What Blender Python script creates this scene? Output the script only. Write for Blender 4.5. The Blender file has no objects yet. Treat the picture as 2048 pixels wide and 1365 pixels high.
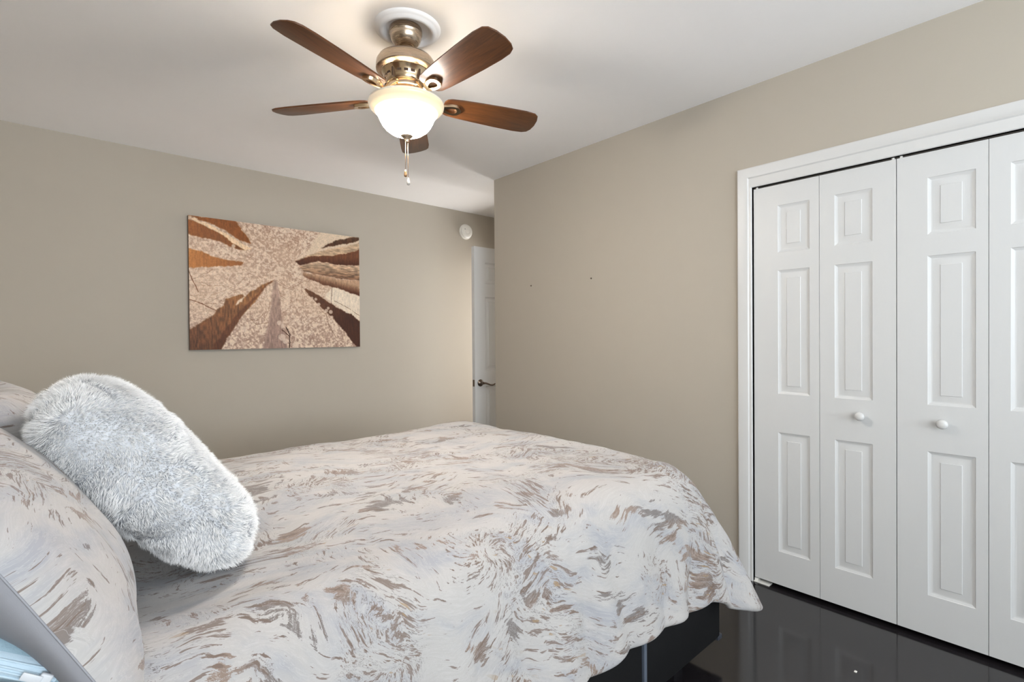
import bpy, bmesh, math, random
import numpy as np
from mathutils import Vector, Matrix, noise as mnoise

random.seed(7)
rng = np.random.default_rng(11)
S = bpy.context.scene
COL = S.collection

# ------------------------------------------------------------------ camera
F_PX, YAW, PITCH, ROLL = 1008.9, 0.7322, -0.0086, -0.0078
CAM_H = 1.2173
CEIL = 2.44
WALL_BACK = 3.9756      # plane y = : wall with the canvas
WALL_RIGHT = 2.5415     # plane x = : wall with the closet
CORNER_Y = 3.023        # outside corner where the closet wall ends
Fv = Vector((math.sin(YAW) * math.cos(PITCH), math.cos(YAW) * math.cos(PITCH), math.sin(PITCH)))
R0 = Fv.cross(Vector((0, 0, 1))).normalized()
U0 = R0.cross(Fv)
Rv = R0 * math.cos(ROLL) + U0 * math.sin(ROLL)
Uv = -R0 * math.sin(ROLL) + U0 * math.cos(ROLL)
cam_d = bpy.data.cameras.new('camera')
cam_d.sensor_width = 36.0
cam_d.lens = F_PX / 2048 * 36.0
cam_d.clip_start = 0.02
cam = bpy.data.objects.new('camera', cam_d)
M3 = Matrix((Rv, Uv, -Fv)).transposed()
cam.matrix_world = Matrix.Translation((0, 0, CAM_H)) @ M3.to_4x4()
COL.objects.link(cam)
S.camera = cam

# ------------------------------------------------------------------ world, lights, exposure
w = bpy.data.worlds.new('world')
S.world = w
w.use_nodes = True
bg = w.node_tree.nodes['Background']
bg.inputs[0].default_value = (0.80, 0.90, 1.0, 1)
bg.inputs[1].default_value = 1.0
S.view_settings.view_transform = 'Standard'
S.view_settings.look = 'None'
S.view_settings.gamma = 1.0
S.view_settings.use_curve_mapping = False
S.view_settings.exposure = 0.68


def area(name, loc, target, sx, sy, power, color):
    d = bpy.data.lights.new(name, 'AREA')
    d.shape = 'RECTANGLE'
    d.size, d.size_y, d.energy, d.color = sx, sy, power, color
    o = bpy.data.objects.new(name, d)
    o.location = loc
    v = Vector(target) - Vector(loc)
    o.rotation_euler = v.to_track_quat('-Z', 'Y').to_euler()
    COL.objects.link(o)
    return o


def point(name, loc, power, color, radius):
    d = bpy.data.lights.new(name, 'POINT')
    d.energy, d.color, d.shadow_soft_size = power, color, radius
    o = bpy.data.objects.new(name, d)
    o.location = loc
    COL.objects.link(o)
    return o


# daylight from the window behind the camera; added fill light at the bed-head wall
area('window_and_fill_light', (1.0, -3.28, 1.40), (1.0, 0.2, 5.4), 3.0, 1.45, 98, (0.84, 0.93, 1.0))
area('window_and_fill_light', (-.42, -1.70, 1.40), (0.5, 0.9, 4.0), 1.5, 1.3, 44, (0.88, 0.94, 1.0))  # added fill for the closet doors and ceiling; no window known here
# daylight / lamp light coming out of the hall through the open bedroom door
area('hall_light', (4.35, 3.62, 1.3), (2.6, 3.85, 1.35), 0.6, 1.7, 50, (1.0, 0.97, 0.94))
FAN = Vector((1.035, 1.765, 0))
for k in range(3):
    a = math.radians(30 + 120 * k)
    point('fan_bulb_light', (FAN.x + 0.06 * math.cos(a), FAN.y + 0.06 * math.sin(a), 2.085), 0.75, (1.0, 0.97, 0.93), 0.028)


# ------------------------------------------------------------------ helpers
def s2l(c):
    return tuple(((v / 255) / 12.92 if v / 255 <= 0.04045 else ((v / 255 + 0.055) / 1.055) ** 2.4) for v in c)


def tag(o, label=None, cat=None, group=None, kind=None):
    if label: o['label'] = label
    if cat: o['category'] = cat
    if group: o['group'] = group
    if kind: o['kind'] = kind
    return o


def link(name, me, mat=None, parent=None):
    o = bpy.data.objects.new(name, me)
    COL.objects.link(o)
    if mat is not None: me.materials.append(mat)
    if parent is not None: o.parent = parent
    return o


def empty(name, loc=(0, 0, 0), mat3=None):
    o = bpy.data.objects.new(name, None)
    o.empty_display_size = 0.1
    if mat3 is not None:
        o.matrix_world = Matrix.Translation(loc) @ mat3.to_4x4()
    else:
        o.location = loc
    COL.objects.link(o)
    return o


def bm_obj(name, bm, mat=None, parent=None, smooth=False, angle=None):
    me = bpy.data.meshes.new(name)
    bmesh.ops.recalc_face_normals(bm, faces=bm.faces)
    if bm.calc_volume(signed=True) < 0:
        bmesh.ops.reverse_faces(bm, faces=bm.faces)
    bm.to_mesh(me)
    bm.free()
    if smooth or angle is not None:
        me.shade_smooth()
    if angle is not None:
        me.set_sharp_from_angle(angle=math.radians(angle))
    return link(name, me, mat, parent)


def add_box(bm, lo, hi, bev=0.0, seg=2):
    r = bmesh.ops.create_cube(bm, size=1)
    vs = r['verts']
    for v in vs:
        v.co = Vector([(lo[i] + hi[i]) / 2 + v.co[i] * (hi[i] - lo[i]) for i in range(3)])
    if bev > 0:
        es = list({e for v in vs for e in v.link_edges})
        bmesh.ops.bevel(bm, geom=es, offset=bev, segments=seg, profile=0.5, affect='EDGES', clamp_overlap=True)
    return vs


def box(name, lo, hi, mat, parent=None, bev=0.0, seg=2):
    bm = bmesh.new()
    add_box(bm, lo, hi, bev, seg)
    return bm_obj(name, bm, mat, parent, angle=35 if bev else None)


def add_lathe(bm, prof, c=(0, 0, 0), seg=48, M=None):
    """profile of (radius, z) spun about the z axis"""
    rings = []
    c = Vector(c)
    def put(p):
        p = Vector(p)
        if M is not None: p = M @ p
        return bm.verts.new(p + c)
    for r, z in prof:
        if r < 1e-6:
            rings.append([put((0, 0, z))])
        else:
            rings.append([put((r * math.cos(2 * math.pi * k / seg), r * math.sin(2 * math.pi * k / seg), z)) for k in range(seg)])
    for A, B in zip(rings, rings[1:]):
        for k in range(seg):
            k2 = (k + 1) % seg
            if len(A) == 1 and len(B) == 1: continue
            if len(A) == 1: bm.faces.new((A[0], B[k], B[k2]))
            elif len(B) == 1: bm.faces.new((A[k], B[0], A[k2]))
            else: bm.faces.new((A[k], B[k], B[k2], A[k2]))
    return rings


def add_tube(bm, pts, rad, seg=10, cap=True):
    pts = [Vector(p) for p in pts]
    rads = rad if isinstance(rad, (list, tuple)) else [rad] * len(pts)
    rings = []
    n = None
    for i, p in enumerate(pts):
        t = (pts[min(i + 1, len(pts) - 1)] - pts[max(i - 1, 0)]).normalized()
        if n is None:
            n = t.orthogonal().normalized()
        n = (n - t * n.dot(t)).normalized()
        b = t.cross(n)
        rings.append([bm.verts.new(p + (n * math.cos(2 * math.pi * k / seg) + b * math.sin(2 * math.pi * k / seg)) * rads[i]) for k in range(seg)])
    for A, B in zip(rings, rings[1:]):
        for k in range(seg):
            bm.faces.new((A[k], A[(k + 1) % seg], B[(k + 1) % seg], B[k]))
    if cap:
        bm.faces.new(rings[0][::-1])
        bm.faces.new(rings[-1])
    return rings


def grid_mesh(name, P, UV=None, close_v=False):
    """P: (n, m, 3) array -> mesh of quads, optional uv (n, m, 2)"""
    n, m = P.shape[:2]
    idx = np.arange(n * m).reshape(n, m)
    q = np.stack([idx[:-1, :-1], idx[1:, :-1], idx[1:, 1:], idx[:-1, 1:]], -1).reshape(-1, 4)
    me = bpy.data.meshes.new(name)
    me.vertices.add(n * m)
    me.vertices.foreach_set('co', P.reshape(-1).astype(np.float32))
    me.loops.add(q.size)
    me.loops.foreach_set('vertex_index', q.reshape(-1).astype(np.int32))
    me.polygons.add(len(q))
    me.polygons.foreach_set('loop_start', np.arange(0, q.size, 4, dtype=np.int32))
    me.update(calc_edges=True)
    if UV is not None:
        ul = me.uv_layers.new(name='UVMap')
        ul.data.foreach_set('uv', UV.reshape(-1, 2)[q.reshape(-1)].reshape(-1).astype(np.float32))
    me.shade_smooth()
    me.validate()
    return me


def fbm(p, sc, seed=0.0, octs=3):
    v, a, f = 0.0, 1.0, sc
    for _ in range(octs):
        v += a * mnoise.noise(Vector((p[0] * f + seed, p[1] * f + seed * 1.7, (p[2] if len(p) > 2 else 0) * f + seed * 0.3)))
        a *= 0.5
        f *= 2
    return v


# ------------------------------------------------------------------ materials
class NT:
    def __init__(self, name):
        self.m = bpy.data.materials.new(name)
        self.m.use_nodes = True
        self.t = self.m.node_tree
        self.b = self.t.nodes['Principled BSDF']
        self.out = self.t.nodes['Material Output']

    def n(self, typ, **kw):
        x = self.t.nodes.new(typ)
        for k, v in kw.items():
            if k.startswith('i_'):
                x.inputs[int(k[2:])].default_value = v
            else:
                setattr(x, k, v)
        return x

    def l(self, a, b):
        self.t.links.new(a, b)

    def inp(self, key, v):
        if hasattr(v, 'is_output'): self.l(v, self.b.inputs[key])
        else: self.b.inputs[key].default_value = v

    def math(self, op, a, b=None, c=None, clamp=False):
        x = self.n('ShaderNodeMath', operation=op, use_clamp=clamp)
        for i, v in enumerate((a, b, c)):
            if v is None: continue
            if hasattr(v, 'is_output'): self.l(v, x.inputs[i])
            else: x.inputs[i].default_value = v
        return x.outputs[0]

    def vmath(self, op, a, b=None, scale=None):
        x = self.n('ShaderNodeVectorMath', operation=op)
        for i, v in enumerate((a, b)):
            if v is None: continue
            if hasattr(v, 'is_output'): self.l(v, x.inputs[i])
            else: x.inputs[i].default_value = v
        if scale is not None:
            x.inputs['Scale'].default_value = scale
        return x.outputs[0]

    def noise(self, vec, scale, detail=2.0, rough=0.5, dist=0.0):
        x = self.n('ShaderNodeTexNoise')
        x.inputs['Scale'].default_value = scale
        x.inputs['Detail'].default_value = detail
        x.inputs['Roughness'].default_value = rough
        x.inputs['Distortion'].default_value = dist
        if vec is not None: self.l(vec, x.inputs['Vector'])
        return x

    def sstep(self, v, a, b):
        x = self.n('ShaderNodeMapRange', interpolation_type='SMOOTHSTEP')
        self.l(v, x.inputs[0])
        x.inputs[1].default_value, x.inputs[2].default_value = a, b
        return x.outputs[0]

    def mix(self, f, a, b, typ='MIX'):
        x = self.n('ShaderNodeMix', data_type='RGBA', blend_type=typ)
        for i, v in ((0, f), (6, a), (7, b)):
            if hasattr(v, 'is_output'): self.l(v, x.inputs[i])
            elif i == 0: x.inputs[0].default_value = v
            else: x.inputs[i].default_value = (*v[:3], 1)
        return x.outputs[2]

    def bump(self, h, strength, dist):
        x = self.n('ShaderNodeBump')
        x.inputs['Strength'].default_value = strength
        x.inputs['Distance'].default_value = dist
        self.l(h, x.inputs['Height'])
        self.l(x.outputs[0], self.b.inputs['Normal'])
        return x


def plain(name, rgb, rough=0.5, metal=0.0, bump=None, var=0.03, spec=0.5):
    """procedural paint: base colour with a faint noise variation and optional fine bump"""
    t = NT(name)
    tc = t.n('ShaderNodeTexCoord').outputs['Object']
    nz = t.noise(tc, 9.0, 3)
    c = s2l(rgb)
    t.inp('Base Color', t.mix(nz.outputs[0], tuple(v * (1 - var) for v in c), tuple(min(1, v * (1 + var)) for v in c)))
    t.inp('Roughness', rough)
    t.inp('Metallic', metal)
    t.inp('Specular IOR Level', spec)
    if bump:
        b = t.noise(tc, bump[0], 2)
        t.bump(b.outputs[0], bump[1], bump[2])
    return t.m


M_wall = plain('wall_paint', (177, 169, 156), 0.62, bump=(240, 0.10, 0.002), var=0.012, spec=0.3)
M_ceil = plain('ceiling_paint', (243, 241, 240), 0.9, bump=(160, 0.12, 0.002), var=0.01, spec=0.2)
M_white = plain('white_gloss_paint', (208, 207, 205), 0.38, bump=(60, 0.04, 0.001), var=0.008)
M_doorpanel = plain('white_moulded_door', (206, 206, 205), 0.42, var=0.008)
M_whiteplastic = plain('white_plastic', (232, 229, 222), 0.4, var=0.01)
M_dark = plain('closet_dark', (70, 64, 58), 0.8)
M_bronze = plain('lever_nickel', (112, 100, 90), 0.28, 1.0)
M_hallwall = plain('hall_paint', (205, 196, 180), 0.7)


def mat_door_grain():
    t = NT('white_moulded_door_grain')
    tc = t.n('ShaderNodeTexCoord').outputs['Object']
    mp = t.n('ShaderNodeMapping')
    mp.inputs['Scale'].default_value = (1, 14, 2.2)
    t.l(tc, mp.inputs[0])
    nz = t.noise(mp.outputs[0], 5.0, 4, 0.6, 1.6)
    c = s2l((206, 206, 205))
    t.inp('Base Color', (*c, 1))
    t.inp('Roughness', 0.42)
    t.bump(nz.outputs[0], 0.18, 0.0025)
    return t.m


M_door = mat_door_grain()


def mat_floor():
    t = NT('dark_laminate_floor')
    tc = t.n('ShaderNodeTexCoord').outputs['Object']
    br = t.n('ShaderNodeTexBrick')
    br.offset = 0.37
    br.inputs['Scale'].default_value = 1.0
    br.inputs['Mortar Size'].default_value = 0.0012
    br.inputs['Mortar Smooth'].default_value = 0.2
    br.inputs['Brick Width'].default_value = 1.2
    br.inputs['Row Height'].default_value = 0.125
    br.inputs['Color1'].default_value = (*s2l((28, 25, 27)), 1)
    br.inputs['Color2'].default_value = (*s2l((23, 21, 23)), 1)
    br.inputs['Mortar'].default_value = (*s2l((8, 7, 7)), 1)
    rot = t.n('ShaderNodeMapping')
    rot.inputs['Rotation'].default_value = (0, 0, math.pi / 2)
    t.l(tc, rot.inputs[0])
    t.l(rot.outputs[0], br.inputs['Vector'])
    mp = t.n('ShaderNodeMapping')
    mp.inputs['Scale'].default_value = (40, 3, 1)
    t.l(tc, mp.inputs[0])
    g = t.noise(mp.outputs[0], 4, 5, 0.65, 0.6)
    t.inp('Base Color', t.mix(t.math('MULTIPLY', g.outputs[0], 0.55), br.outputs['Color'], s2l((42, 38, 40))))
    r = t.n('ShaderNodeMapRange')
    t.l(g.outputs[0], r.inputs[0])
    r.inputs[3].default_value, r.inputs[4].default_value = 0.08, 0.15
    t.inp('Roughness', r.outputs[0])
    t.inp('IOR', 1.62)
    h = t.math('SUBTRACT', t.math('MULTIPLY', g.outputs[0], 0.15), br.outputs['Fac'])
    t.bump(h, 0.12, 0.0015)
    return t.m


M_floor = mat_floor()


def mat_blade():
    t = NT('walnut_fan_blade')
    tc = t.n('ShaderNodeTexCoord').outputs['Object']
    mp = t.n('ShaderNodeMapping')
    mp.inputs['Scale'].default_value = (2.2, 22, 6)
    t.l(tc, mp.inputs[0])
    g = t.noise(mp.outputs[0], 3.0, 5, 0.62, 1.2)
    c = t.mix(t.sstep(g.outputs[0], 0.3, 0.7), s2l((72, 40, 17)), s2l((100, 59, 28)))
    t.inp('Base Color', c)
    t.inp('Roughness', 0.36)
    return t.m


M_blade = mat_blade()


def mat_metal(name, rgb, rough, brushed=True):
    t = NT(name)
    tc = t.n('ShaderNodeTexCoord').outputs['Object']
    mp = t.n('ShaderNodeMapping')
    mp.inputs['Scale'].default_value = (4, 4, 160)
    t.l(tc, mp.inputs[0])
    g = t.noise(mp.outputs[0], 3.0, 2)
    c = s2l(rgb)
    t.inp('Base Color', t.mix(g.outputs[0], tuple(v * .9 for v in c), c))
    t.inp('Metallic', 1.0)
    r = t.n('ShaderNodeMapRange')
    t.l(g.outputs[0], r.inputs[0])
    r.inputs[3].default_value, r.inputs[4].default_value = rough * 0.8, rough * 1.25
    t.inp('Roughness', r.outputs[0])
    return t.m


M_nickel = mat_metal('brushed_nickel', (190, 172, 152), 0.27)
M_brass = mat_metal('warm_polished_nickel', (214, 190, 158), 0.2)
M_chain = plain('chain_bronze', (150, 118, 84), 0.4, 0.6)
M_knob_clear = plain('pull_knob_grey', (170, 165, 158), 0.25)
M_slot = plain('vent_slot_dark', (60, 42, 28), 0.6)


def mat_bowl():
    t = NT('alabaster_glass_lit')
    tc = t.n('ShaderNodeTexCoord').outputs['Object']
    sep = t.n('ShaderNodeSeparateXYZ')
    t.l(tc, sep.inputs[0])
    nz = t.noise(tc, 14, 3)
    tint = t.mix(nz.outputs[0], s2l((226, 198, 146)), s2l((236, 212, 166)))
    t.inp('Base Color', tint)
    t.inp('Roughness', 0.25)
    # lit glass: the bulbs sit low in the bowl, so the belly glows more than the flared rim
    belly = t.n('ShaderNodeMapRange', interpolation_type='SMOOTHSTEP')
    t.l(sep.outputs[2], belly.inputs[0])
    belly.inputs[1].default_value, belly.inputs[2].default_value = 2.108, 2.050
    belly.inputs[3].default_value, belly.inputs[4].default_value = 0.22, 120.0
    t.inp('Emission Color', (*s2l((255, 247, 237)), 1))
    t.inp('Emission Strength', belly.outputs[0])
    return t.m


M_bowl = mat_bowl()


def mat_marble(name, seed, sc=1.0, dense=0.0):
    """marbled, brush-streaked duvet print: warped noise in the cloth's own uv (metres)"""
    t = NT(name)
    uv = t.n('ShaderNodeUVMap').outputs[0]
    P = t.vmath('ADD', t.vmath('SCALE', uv, scale=sc), (seed * 3.1, seed * 1.7, seed))

    def warp(p, s, amt, det=1.5):
        c = t.noise(p, s, det).outputs['Color']
        return t.vmath('ADD', p, t.vmath('SCALE', t.vmath('SUBTRACT', c, (.5, .5, .5)), scale=amt))
    rot = t.n('ShaderNodeMapping')
    rot.inputs['Rotation'].default_value = (0, 0, math.radians(22))
    t.l(P, rot.inputs[0])
    P1 = warp(rot.outputs[0], 1.7, 0.36)
    P2 = warp(P1, 6.0, 0.085)
    P3 = warp(P2, 19.0, 0.020)

    def aniso(p, sx, sy, s, det, rough=0.55, off=0.0):
        mp = t.n('ShaderNodeMapping')
        mp.inputs['Scale'].default_value = (sx, sy, 1)
        mp.inputs['Location'].default_value = (off, off * .7, off * .3)
        t.l(p, mp.inputs[0])
        return t.noise(mp.outputs[0], s, det, rough).outputs[0]
    def turned(p, deg):
        mp = t.n('ShaderNodeMapping')
        mp.inputs['Rotation'].default_value = (0, 0, math.radians(deg))
        t.l(p, mp.inputs[0])
        return mp.outputs[0]

    def fmix(f, a, b):
        x = t.n('ShaderNodeMix', data_type='FLOAT')
        t.l(f, x.inputs[0]); t.l(a, x.inputs[2]); t.l(b, x.inputs[3])
        return x.outputs[0]
    # the brush changes direction from place to place
    m1 = t.sstep(t.noise(P1, 2.6, 1).outputs[0], 0.50, 0.58)
    m2 = t.sstep(t.noise(t.vmath('ADD', P1, (7.7, 2.2, 4.4)), 3.0, 1).outputs[0], 0.54, 0.62)
    Pb, Pc = turned(P3, -48), turned(P3, 70)
    streak = fmix(m2, fmix(m1, aniso(P3, 1.0, 5.4, 9.0, 4, 0.6), aniso(Pb, 1.0, 5.4, 9.0, 4, 0.6)), aniso(Pc, 1.0, 5.0, 9.0, 4, 0.6))
    fine = fmix(m2, fmix(m1, aniso(P3, 1.0, 8.0, 20.0, 4, 0.6, 5.0), aniso(Pb, 1.0, 8.0, 20.0, 4, 0.6, 5.0)), aniso(Pc, 1.0, 8.0, 20.0, 4, 0.6, 5.0))
    # rosettes: strokes fanning out from scattered centres
    vo = t.n('ShaderNodeTexVoronoi', voronoi_dimensions='2D')
    vo.inputs['Scale'].default_value = 3.1
    t.l(P3, vo.inputs['Vector'])
    dv_ = t.vmath('SUBTRACT', P3, vo.outputs['Position'])
    dist = vo.outputs['Distance']
    ro = t.n('ShaderNodeVectorRotate', rotation_type='Z_AXIS')
    t.l(dv_, ro.inputs['Vector']); t.l(t.math('MULTIPLY', dist, 2.6), ro.inputs['Angle'])
    nrm_ = t.vmath('NORMALIZE', ro.outputs[0])
    comb = t.n('ShaderNodeVectorMath', operation='MULTIPLY_ADD')
    t.l(nrm_, comb.inputs[0])
    comb.inputs[1].default_value = (2.6, 2.6, 0)
    addz = t.n('ShaderNodeCombineXYZ')
    t.l(t.math('MULTIPLY', dist, 4.2), addz.inputs[2])
    sepc = t.n('ShaderNodeSeparateColor'); t.l(vo.outputs['Color'], sepc.inputs[0])
    t.l(t.math('MULTIPLY', sepc.outputs[0], 37.0), addz.inputs[0])
    t.l(addz.outputs[0], comb.inputs[2])
    fan_n = t.noise(comb.outputs[0], 2.6, 4, 0.62).outputs[0]
    fan_f = t.noise(comb.outputs[0], 6.5, 3, 0.6).outputs[0]
    fm = t.math('MULTIPLY', t.sstep(dist, 0.52, 0.30), t.sstep(sepc.outputs[1], 0.44, 0.48))
    fm = t.math('MULTIPLY', fm, t.sstep(dist, 0.07, 0.20))
    streak = fmix(fm, streak, fan_n)
    fine = fmix(fm, fine, fan_f)
    patch = aniso(P2, 1.0, 2.3, 5.0, 2, 0.5, 11.0)
    where = t.math('ADD', t.noise(P1, 2.1, 1).outputs[0], t.math('MULTIPLY', fm, 0.10))
    grain = t.noise(t.vmath('SCALE', uv, scale=1.0), 420, 1).outputs[0]
    # base: off white with pale grey veils
    base = t.mix(t.sstep(aniso(P2, 1, 2.4, 3.6, 4, .6, 23.0), 0.42, 0.66), s2l((176, 172, 169)), s2l((158, 158, 162)))
    base = t.mix(t.math('MULTIPLY', t.sstep(fine, 0.50, 0.66), 0.5), base, s2l((188, 185, 183)))
    # broad taupe patches with feathered brush ends
    pm = t.math('ADD', patch, t.math('MULTIPLY', t.math('SUBTRACT', streak, 0.5), 0.75))
    pm = t.math('ADD', pm, t.math('MULTIPLY', t.math('SUBTRACT', fine, 0.5), 0.35))
    pm = t.math('ADD', pm, t.math('MULTIPLY', t.math('SUBTRACT', grain, 0.5), 0.10))
    taupe = t.mix(t.sstep(t.noise(P1, 3.0, 1).outputs[0], 0.42, 0.6), s2l((134, 115, 102)), s2l((112, 105, 102)))
    col = t.mix(t.math('MULTIPLY', t.sstep(pm, 0.610, 0.642), 0.92), base, taupe)
    # thin brown-grey strokes gathered in clusters
    st = t.math('ADD', streak, t.math('MULTIPLY', t.math('SUBTRACT', where, 0.5), 0.40))
    st = t.math('ADD', st, t.math('MULTIPLY', t.math('SUBTRACT', fine, 0.5), 0.55))
    col = t.mix(t.math('MULTIPLY', t.sstep(st, 0.618 - dense, 0.640 - dense), 0.85), col, s2l((114, 98, 89)))
    # dark outline veins
    ridge = t.math('ABSOLUTE', t.math('SUBTRACT', streak, 0.46))
    vein = t.math('MULTIPLY', t.sstep(ridge, 0.012, 0.004), t.sstep(where, 0.50, 0.62))
    col = t.mix(t.math('MULTIPLY', vein, 0.75), col, s2l((96, 89, 86)))
    # pale brush lines over everything
    ridge2 = t.math('ABSOLUTE', t.math('SUBTRACT', fine, 0.5))
    col = t.mix(t.math('MULTIPLY', t.sstep(ridge2, 0.020, 0.006), 0.40), col, s2l((190, 187, 185)))
    # a few ochre touches
    och = t.math('MULTIPLY', t.sstep(aniso(P3, 1.0, 3.2, 15.0, 2, .5, 87.0), 0.68, 0.71), t.sstep(where, 0.5, 0.6))
    col = t.mix(t.math('MULTIPLY', och, 0.7), col, s2l((154, 129, 96)))
    t.inp('Base Color', col)
    t.inp('Roughness', 0.85)
    t.inp('Specular IOR Level', 0.2)
    t.inp('Sheen Weight', 0.15)
    hgt = t.math('ADD', t.math('MULTIPLY', grain, 0.35), t.math('MULTIPLY', fine, 0.6))
    t.bump(hgt, 0.25, 0.003)
    return t.m


M_duvet = mat_marble('marbled_duvet_print', 0.0, 1.3, 0.022)
M_sham = mat_marble('marbled_sham_print', 4.3, 1.6, 0.03)
M_sham_far = mat_marble('marbled_far_sham_print', 9.1, 1.4)


def mat_cloth(name, rgb, weave=500, strength=0.25, wrinkle=True):
    t = NT(name)
    tc = t.n('ShaderNodeTexCoord').outputs['Object']
    c = s2l(rgb)
    nz = t.noise(tc, 30, 3)
    t.inp('Base Color', t.mix(nz.outputs[0], tuple(v * .94 for v in c), tuple(min(1, v * 1.05) for v in c)))
    t.inp('Roughness', 0.8)
    t.inp('Specular IOR Level', 0.25)
    wv = t.noise(tc, weave, 1)
    t.bump(wv.outputs[0], strength, 0.0012)
    return t.m


M_greyback = mat_cloth('plain_grey_satin', (148, 148, 153), 700, 0.06)
M_blue = mat_cloth('pale_blue_quilted_knit', (150, 174, 186), 330, 0.5)
M_bluetape = mat_cloth('pale_blue_zip_tape', (186, 205, 217), 700, 0.2)
M_zip = plain('zip_metal', (205, 208, 212), 0.35, 0.0)
M_frame = plain('black_bed_fabric', (12, 12, 14), 0.7, bump=(300, 0.2, 0.001), var=0.15, spec=0.25)
M_frame_edge = plain('black_bed_trim', (52, 56, 64), 0.38)
M_matt = mat_cloth('mattress_ticking', (214, 214, 214))

# ------------------------------------------------------------------ setting
T = 0.11
XL = -0.46            # head wall
YB = -3.30            # window wall behind the camera
HALL_X = 4.75


def struct(name, lo, hi, mat, label, cat, bev=0.0):
    return tag(box(name, lo, hi, mat, bev=bev), label, cat, kind='structure')


struct('floor', (XL - T, YB - T, -0.10), (HALL_X + T, WALL_BACK + T, 0.0), M_floor, 'dark glossy wood laminate floor in front of the closet', 'floor')
struct('ceiling', (XL - T, YB - T, CEIL), (HALL_X + T, WALL_BACK + T, CEIL + 0.1), M_ceil, 'white painted ceiling above the bed and fan', 'ceiling')
struct('wall_back', (XL - T, WALL_BACK, 0), (HALL_X + T, WALL_BACK + T, CEIL), M_wall, 'taupe wall with the tree canvas on it', 'wall')



def wall_with_hole(name, axis, plane, th, a0, a1, h0, h1, b0, b1, mat, label):
    """wall slab lying in plane axis=plane..plane+th, spanning a0..a1, with a hole h0..h1 x b0..b1"""
    bm = bmesh.new()
    def bx(p0, p1, z0, z1):
        if p1 - p0 < 1e-4 or z1 - z0 < 1e-4: return
        if axis == 'x': add_box(bm, (plane, p0, z0), (plane + th, p1, z1))
        else: add_box(bm, (p0, plane, z0), (p1, plane + th, z1))
    bx(a0, h0, 0, CEIL)
    bx(h1, a1, 0, CEIL)
    bx(h0, h1, 0, b0)
    bx(h0, h1, b1, CEIL)
    return tag(bm_obj(name, bm, mat), label, 'wall', kind='structure')


wall_with_hole('wall_left', 'x', XL - T, T, YB, WALL_BACK, -2.45, -.95, .75, 2.05, M_wall, 'taupe wall behind the head of the bed')
CL0, CL1, CLT = -0.069, 1.0555, 1.9395       # closet opening y range and top
wall_with_hole('wall_right', 'x', WALL_RIGHT, T, YB, CORNER_Y, CL0, CL1, 0, CLT, M_wall, 'taupe wall around the white closet doors')
wall_with_hole('wall_front', 'y', YB - T, T, XL - T, WALL_RIGHT + T, -.40, 2.45, 0.65, 2.15, M_wall, 'taupe wall with the window behind the viewer')
# window frame in the wall behind the viewer
bm = bmesh.new()
for lo, hi in (((-.40, YB - .08, .65), (2.45, YB - .03, .70)), ((-.40, YB - .08, 2.10), (2.45, YB - .03, 2.15)), ((-.40, YB - .08, .70), (-.35, YB - .03, 2.10)),
               ((2.40, YB - .08, .70), (2.45, YB - .03, 2.10)), ((1.0, YB - .08, .70), (1.05, YB - .03, 2.10))):
    add_box(bm, lo, hi)
tag(bm_obj('window_1', bm, M_white), 'white framed window behind the viewer', 'window', kind='structure')
bm = bmesh.new()  # made-up window frame, added to go with the side fill light
for lo, hi in (((-2.45, .75), (-.95, .80)), ((-2.45, 2.0), (-.95, 2.05)), ((-2.45, .80), (-2.40, 2.0)), ((-1.0, .80), (-.95, 2.0)), ((-1.72, .80), (-1.68, 2.0))):
    add_box(bm, (XL - .08, lo[0], lo[1]), (XL - .03, hi[0], hi[1]))
tag(bm_obj('added_window_2', bm, M_white), 'unseen window frame added around the fill light in the bed-head wall', 'window', kind='structure')
# return of the closet wall along the entry passage, and the wall with the bedroom doorway
box_ret = struct('wall_entry', (WALL_RIGHT + T, CORNER_Y - T, 0), (3.37, CORNER_Y, CEIL), M_wall, 'taupe return wall beside the bedroom door', 'wall')
DOORX = 3.37
wall_with_hole('wall_doorway', 'x', DOORX, T, CORNER_Y - T, WALL_BACK, 3.20, 3.93, 0, 1.975, M_wall, 'taupe wall with the open bedroom doorway')
struct('wall_hall', (HALL_X, CORNER_Y - 1.2, 0), (HALL_X + T, WALL_BACK, CEIL), M_hallwall, 'pale hall wall beyond the bedroom doorway', 'wall')
struct('wall_hall_side', (DOORX + T, CORNER_Y - 1.2, 0), (HALL_X, CORNER_Y - 1.1, CEIL), M_hallwall, 'pale side wall of the hall', 'wall')
# closet interior
bm = bmesh.new()
cx0, cx1 = WALL_RIGHT + T, WALL_RIGHT + 0.70
add_box(bm, (cx1, CL0 - .3, 0), (cx1 + .05, CL1 + .3, CEIL))
add_box(bm, (cx0, CL0 - .35, 0), (cx1 + .05, CL0 - .3, CEIL))
add_box(bm, (cx0, CL1 + .3, 0), (cx1 + .05, CL1 + .35, CEIL))
tag(bm_obj('wall_closet', bm, M_dark), 'dark closet interior behind the bifold doors', 'wall', kind='structure')

# casing of the closet opening (profile swept along left jamb, head, right jamb)
bm = bmesh.new()
XO = WALL_RIGHT
y_in, y_st, y_out = CL1, 1.0690, 1.1208
z_in, z_st, z_out = CLT, 1.984, 2.036
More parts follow.
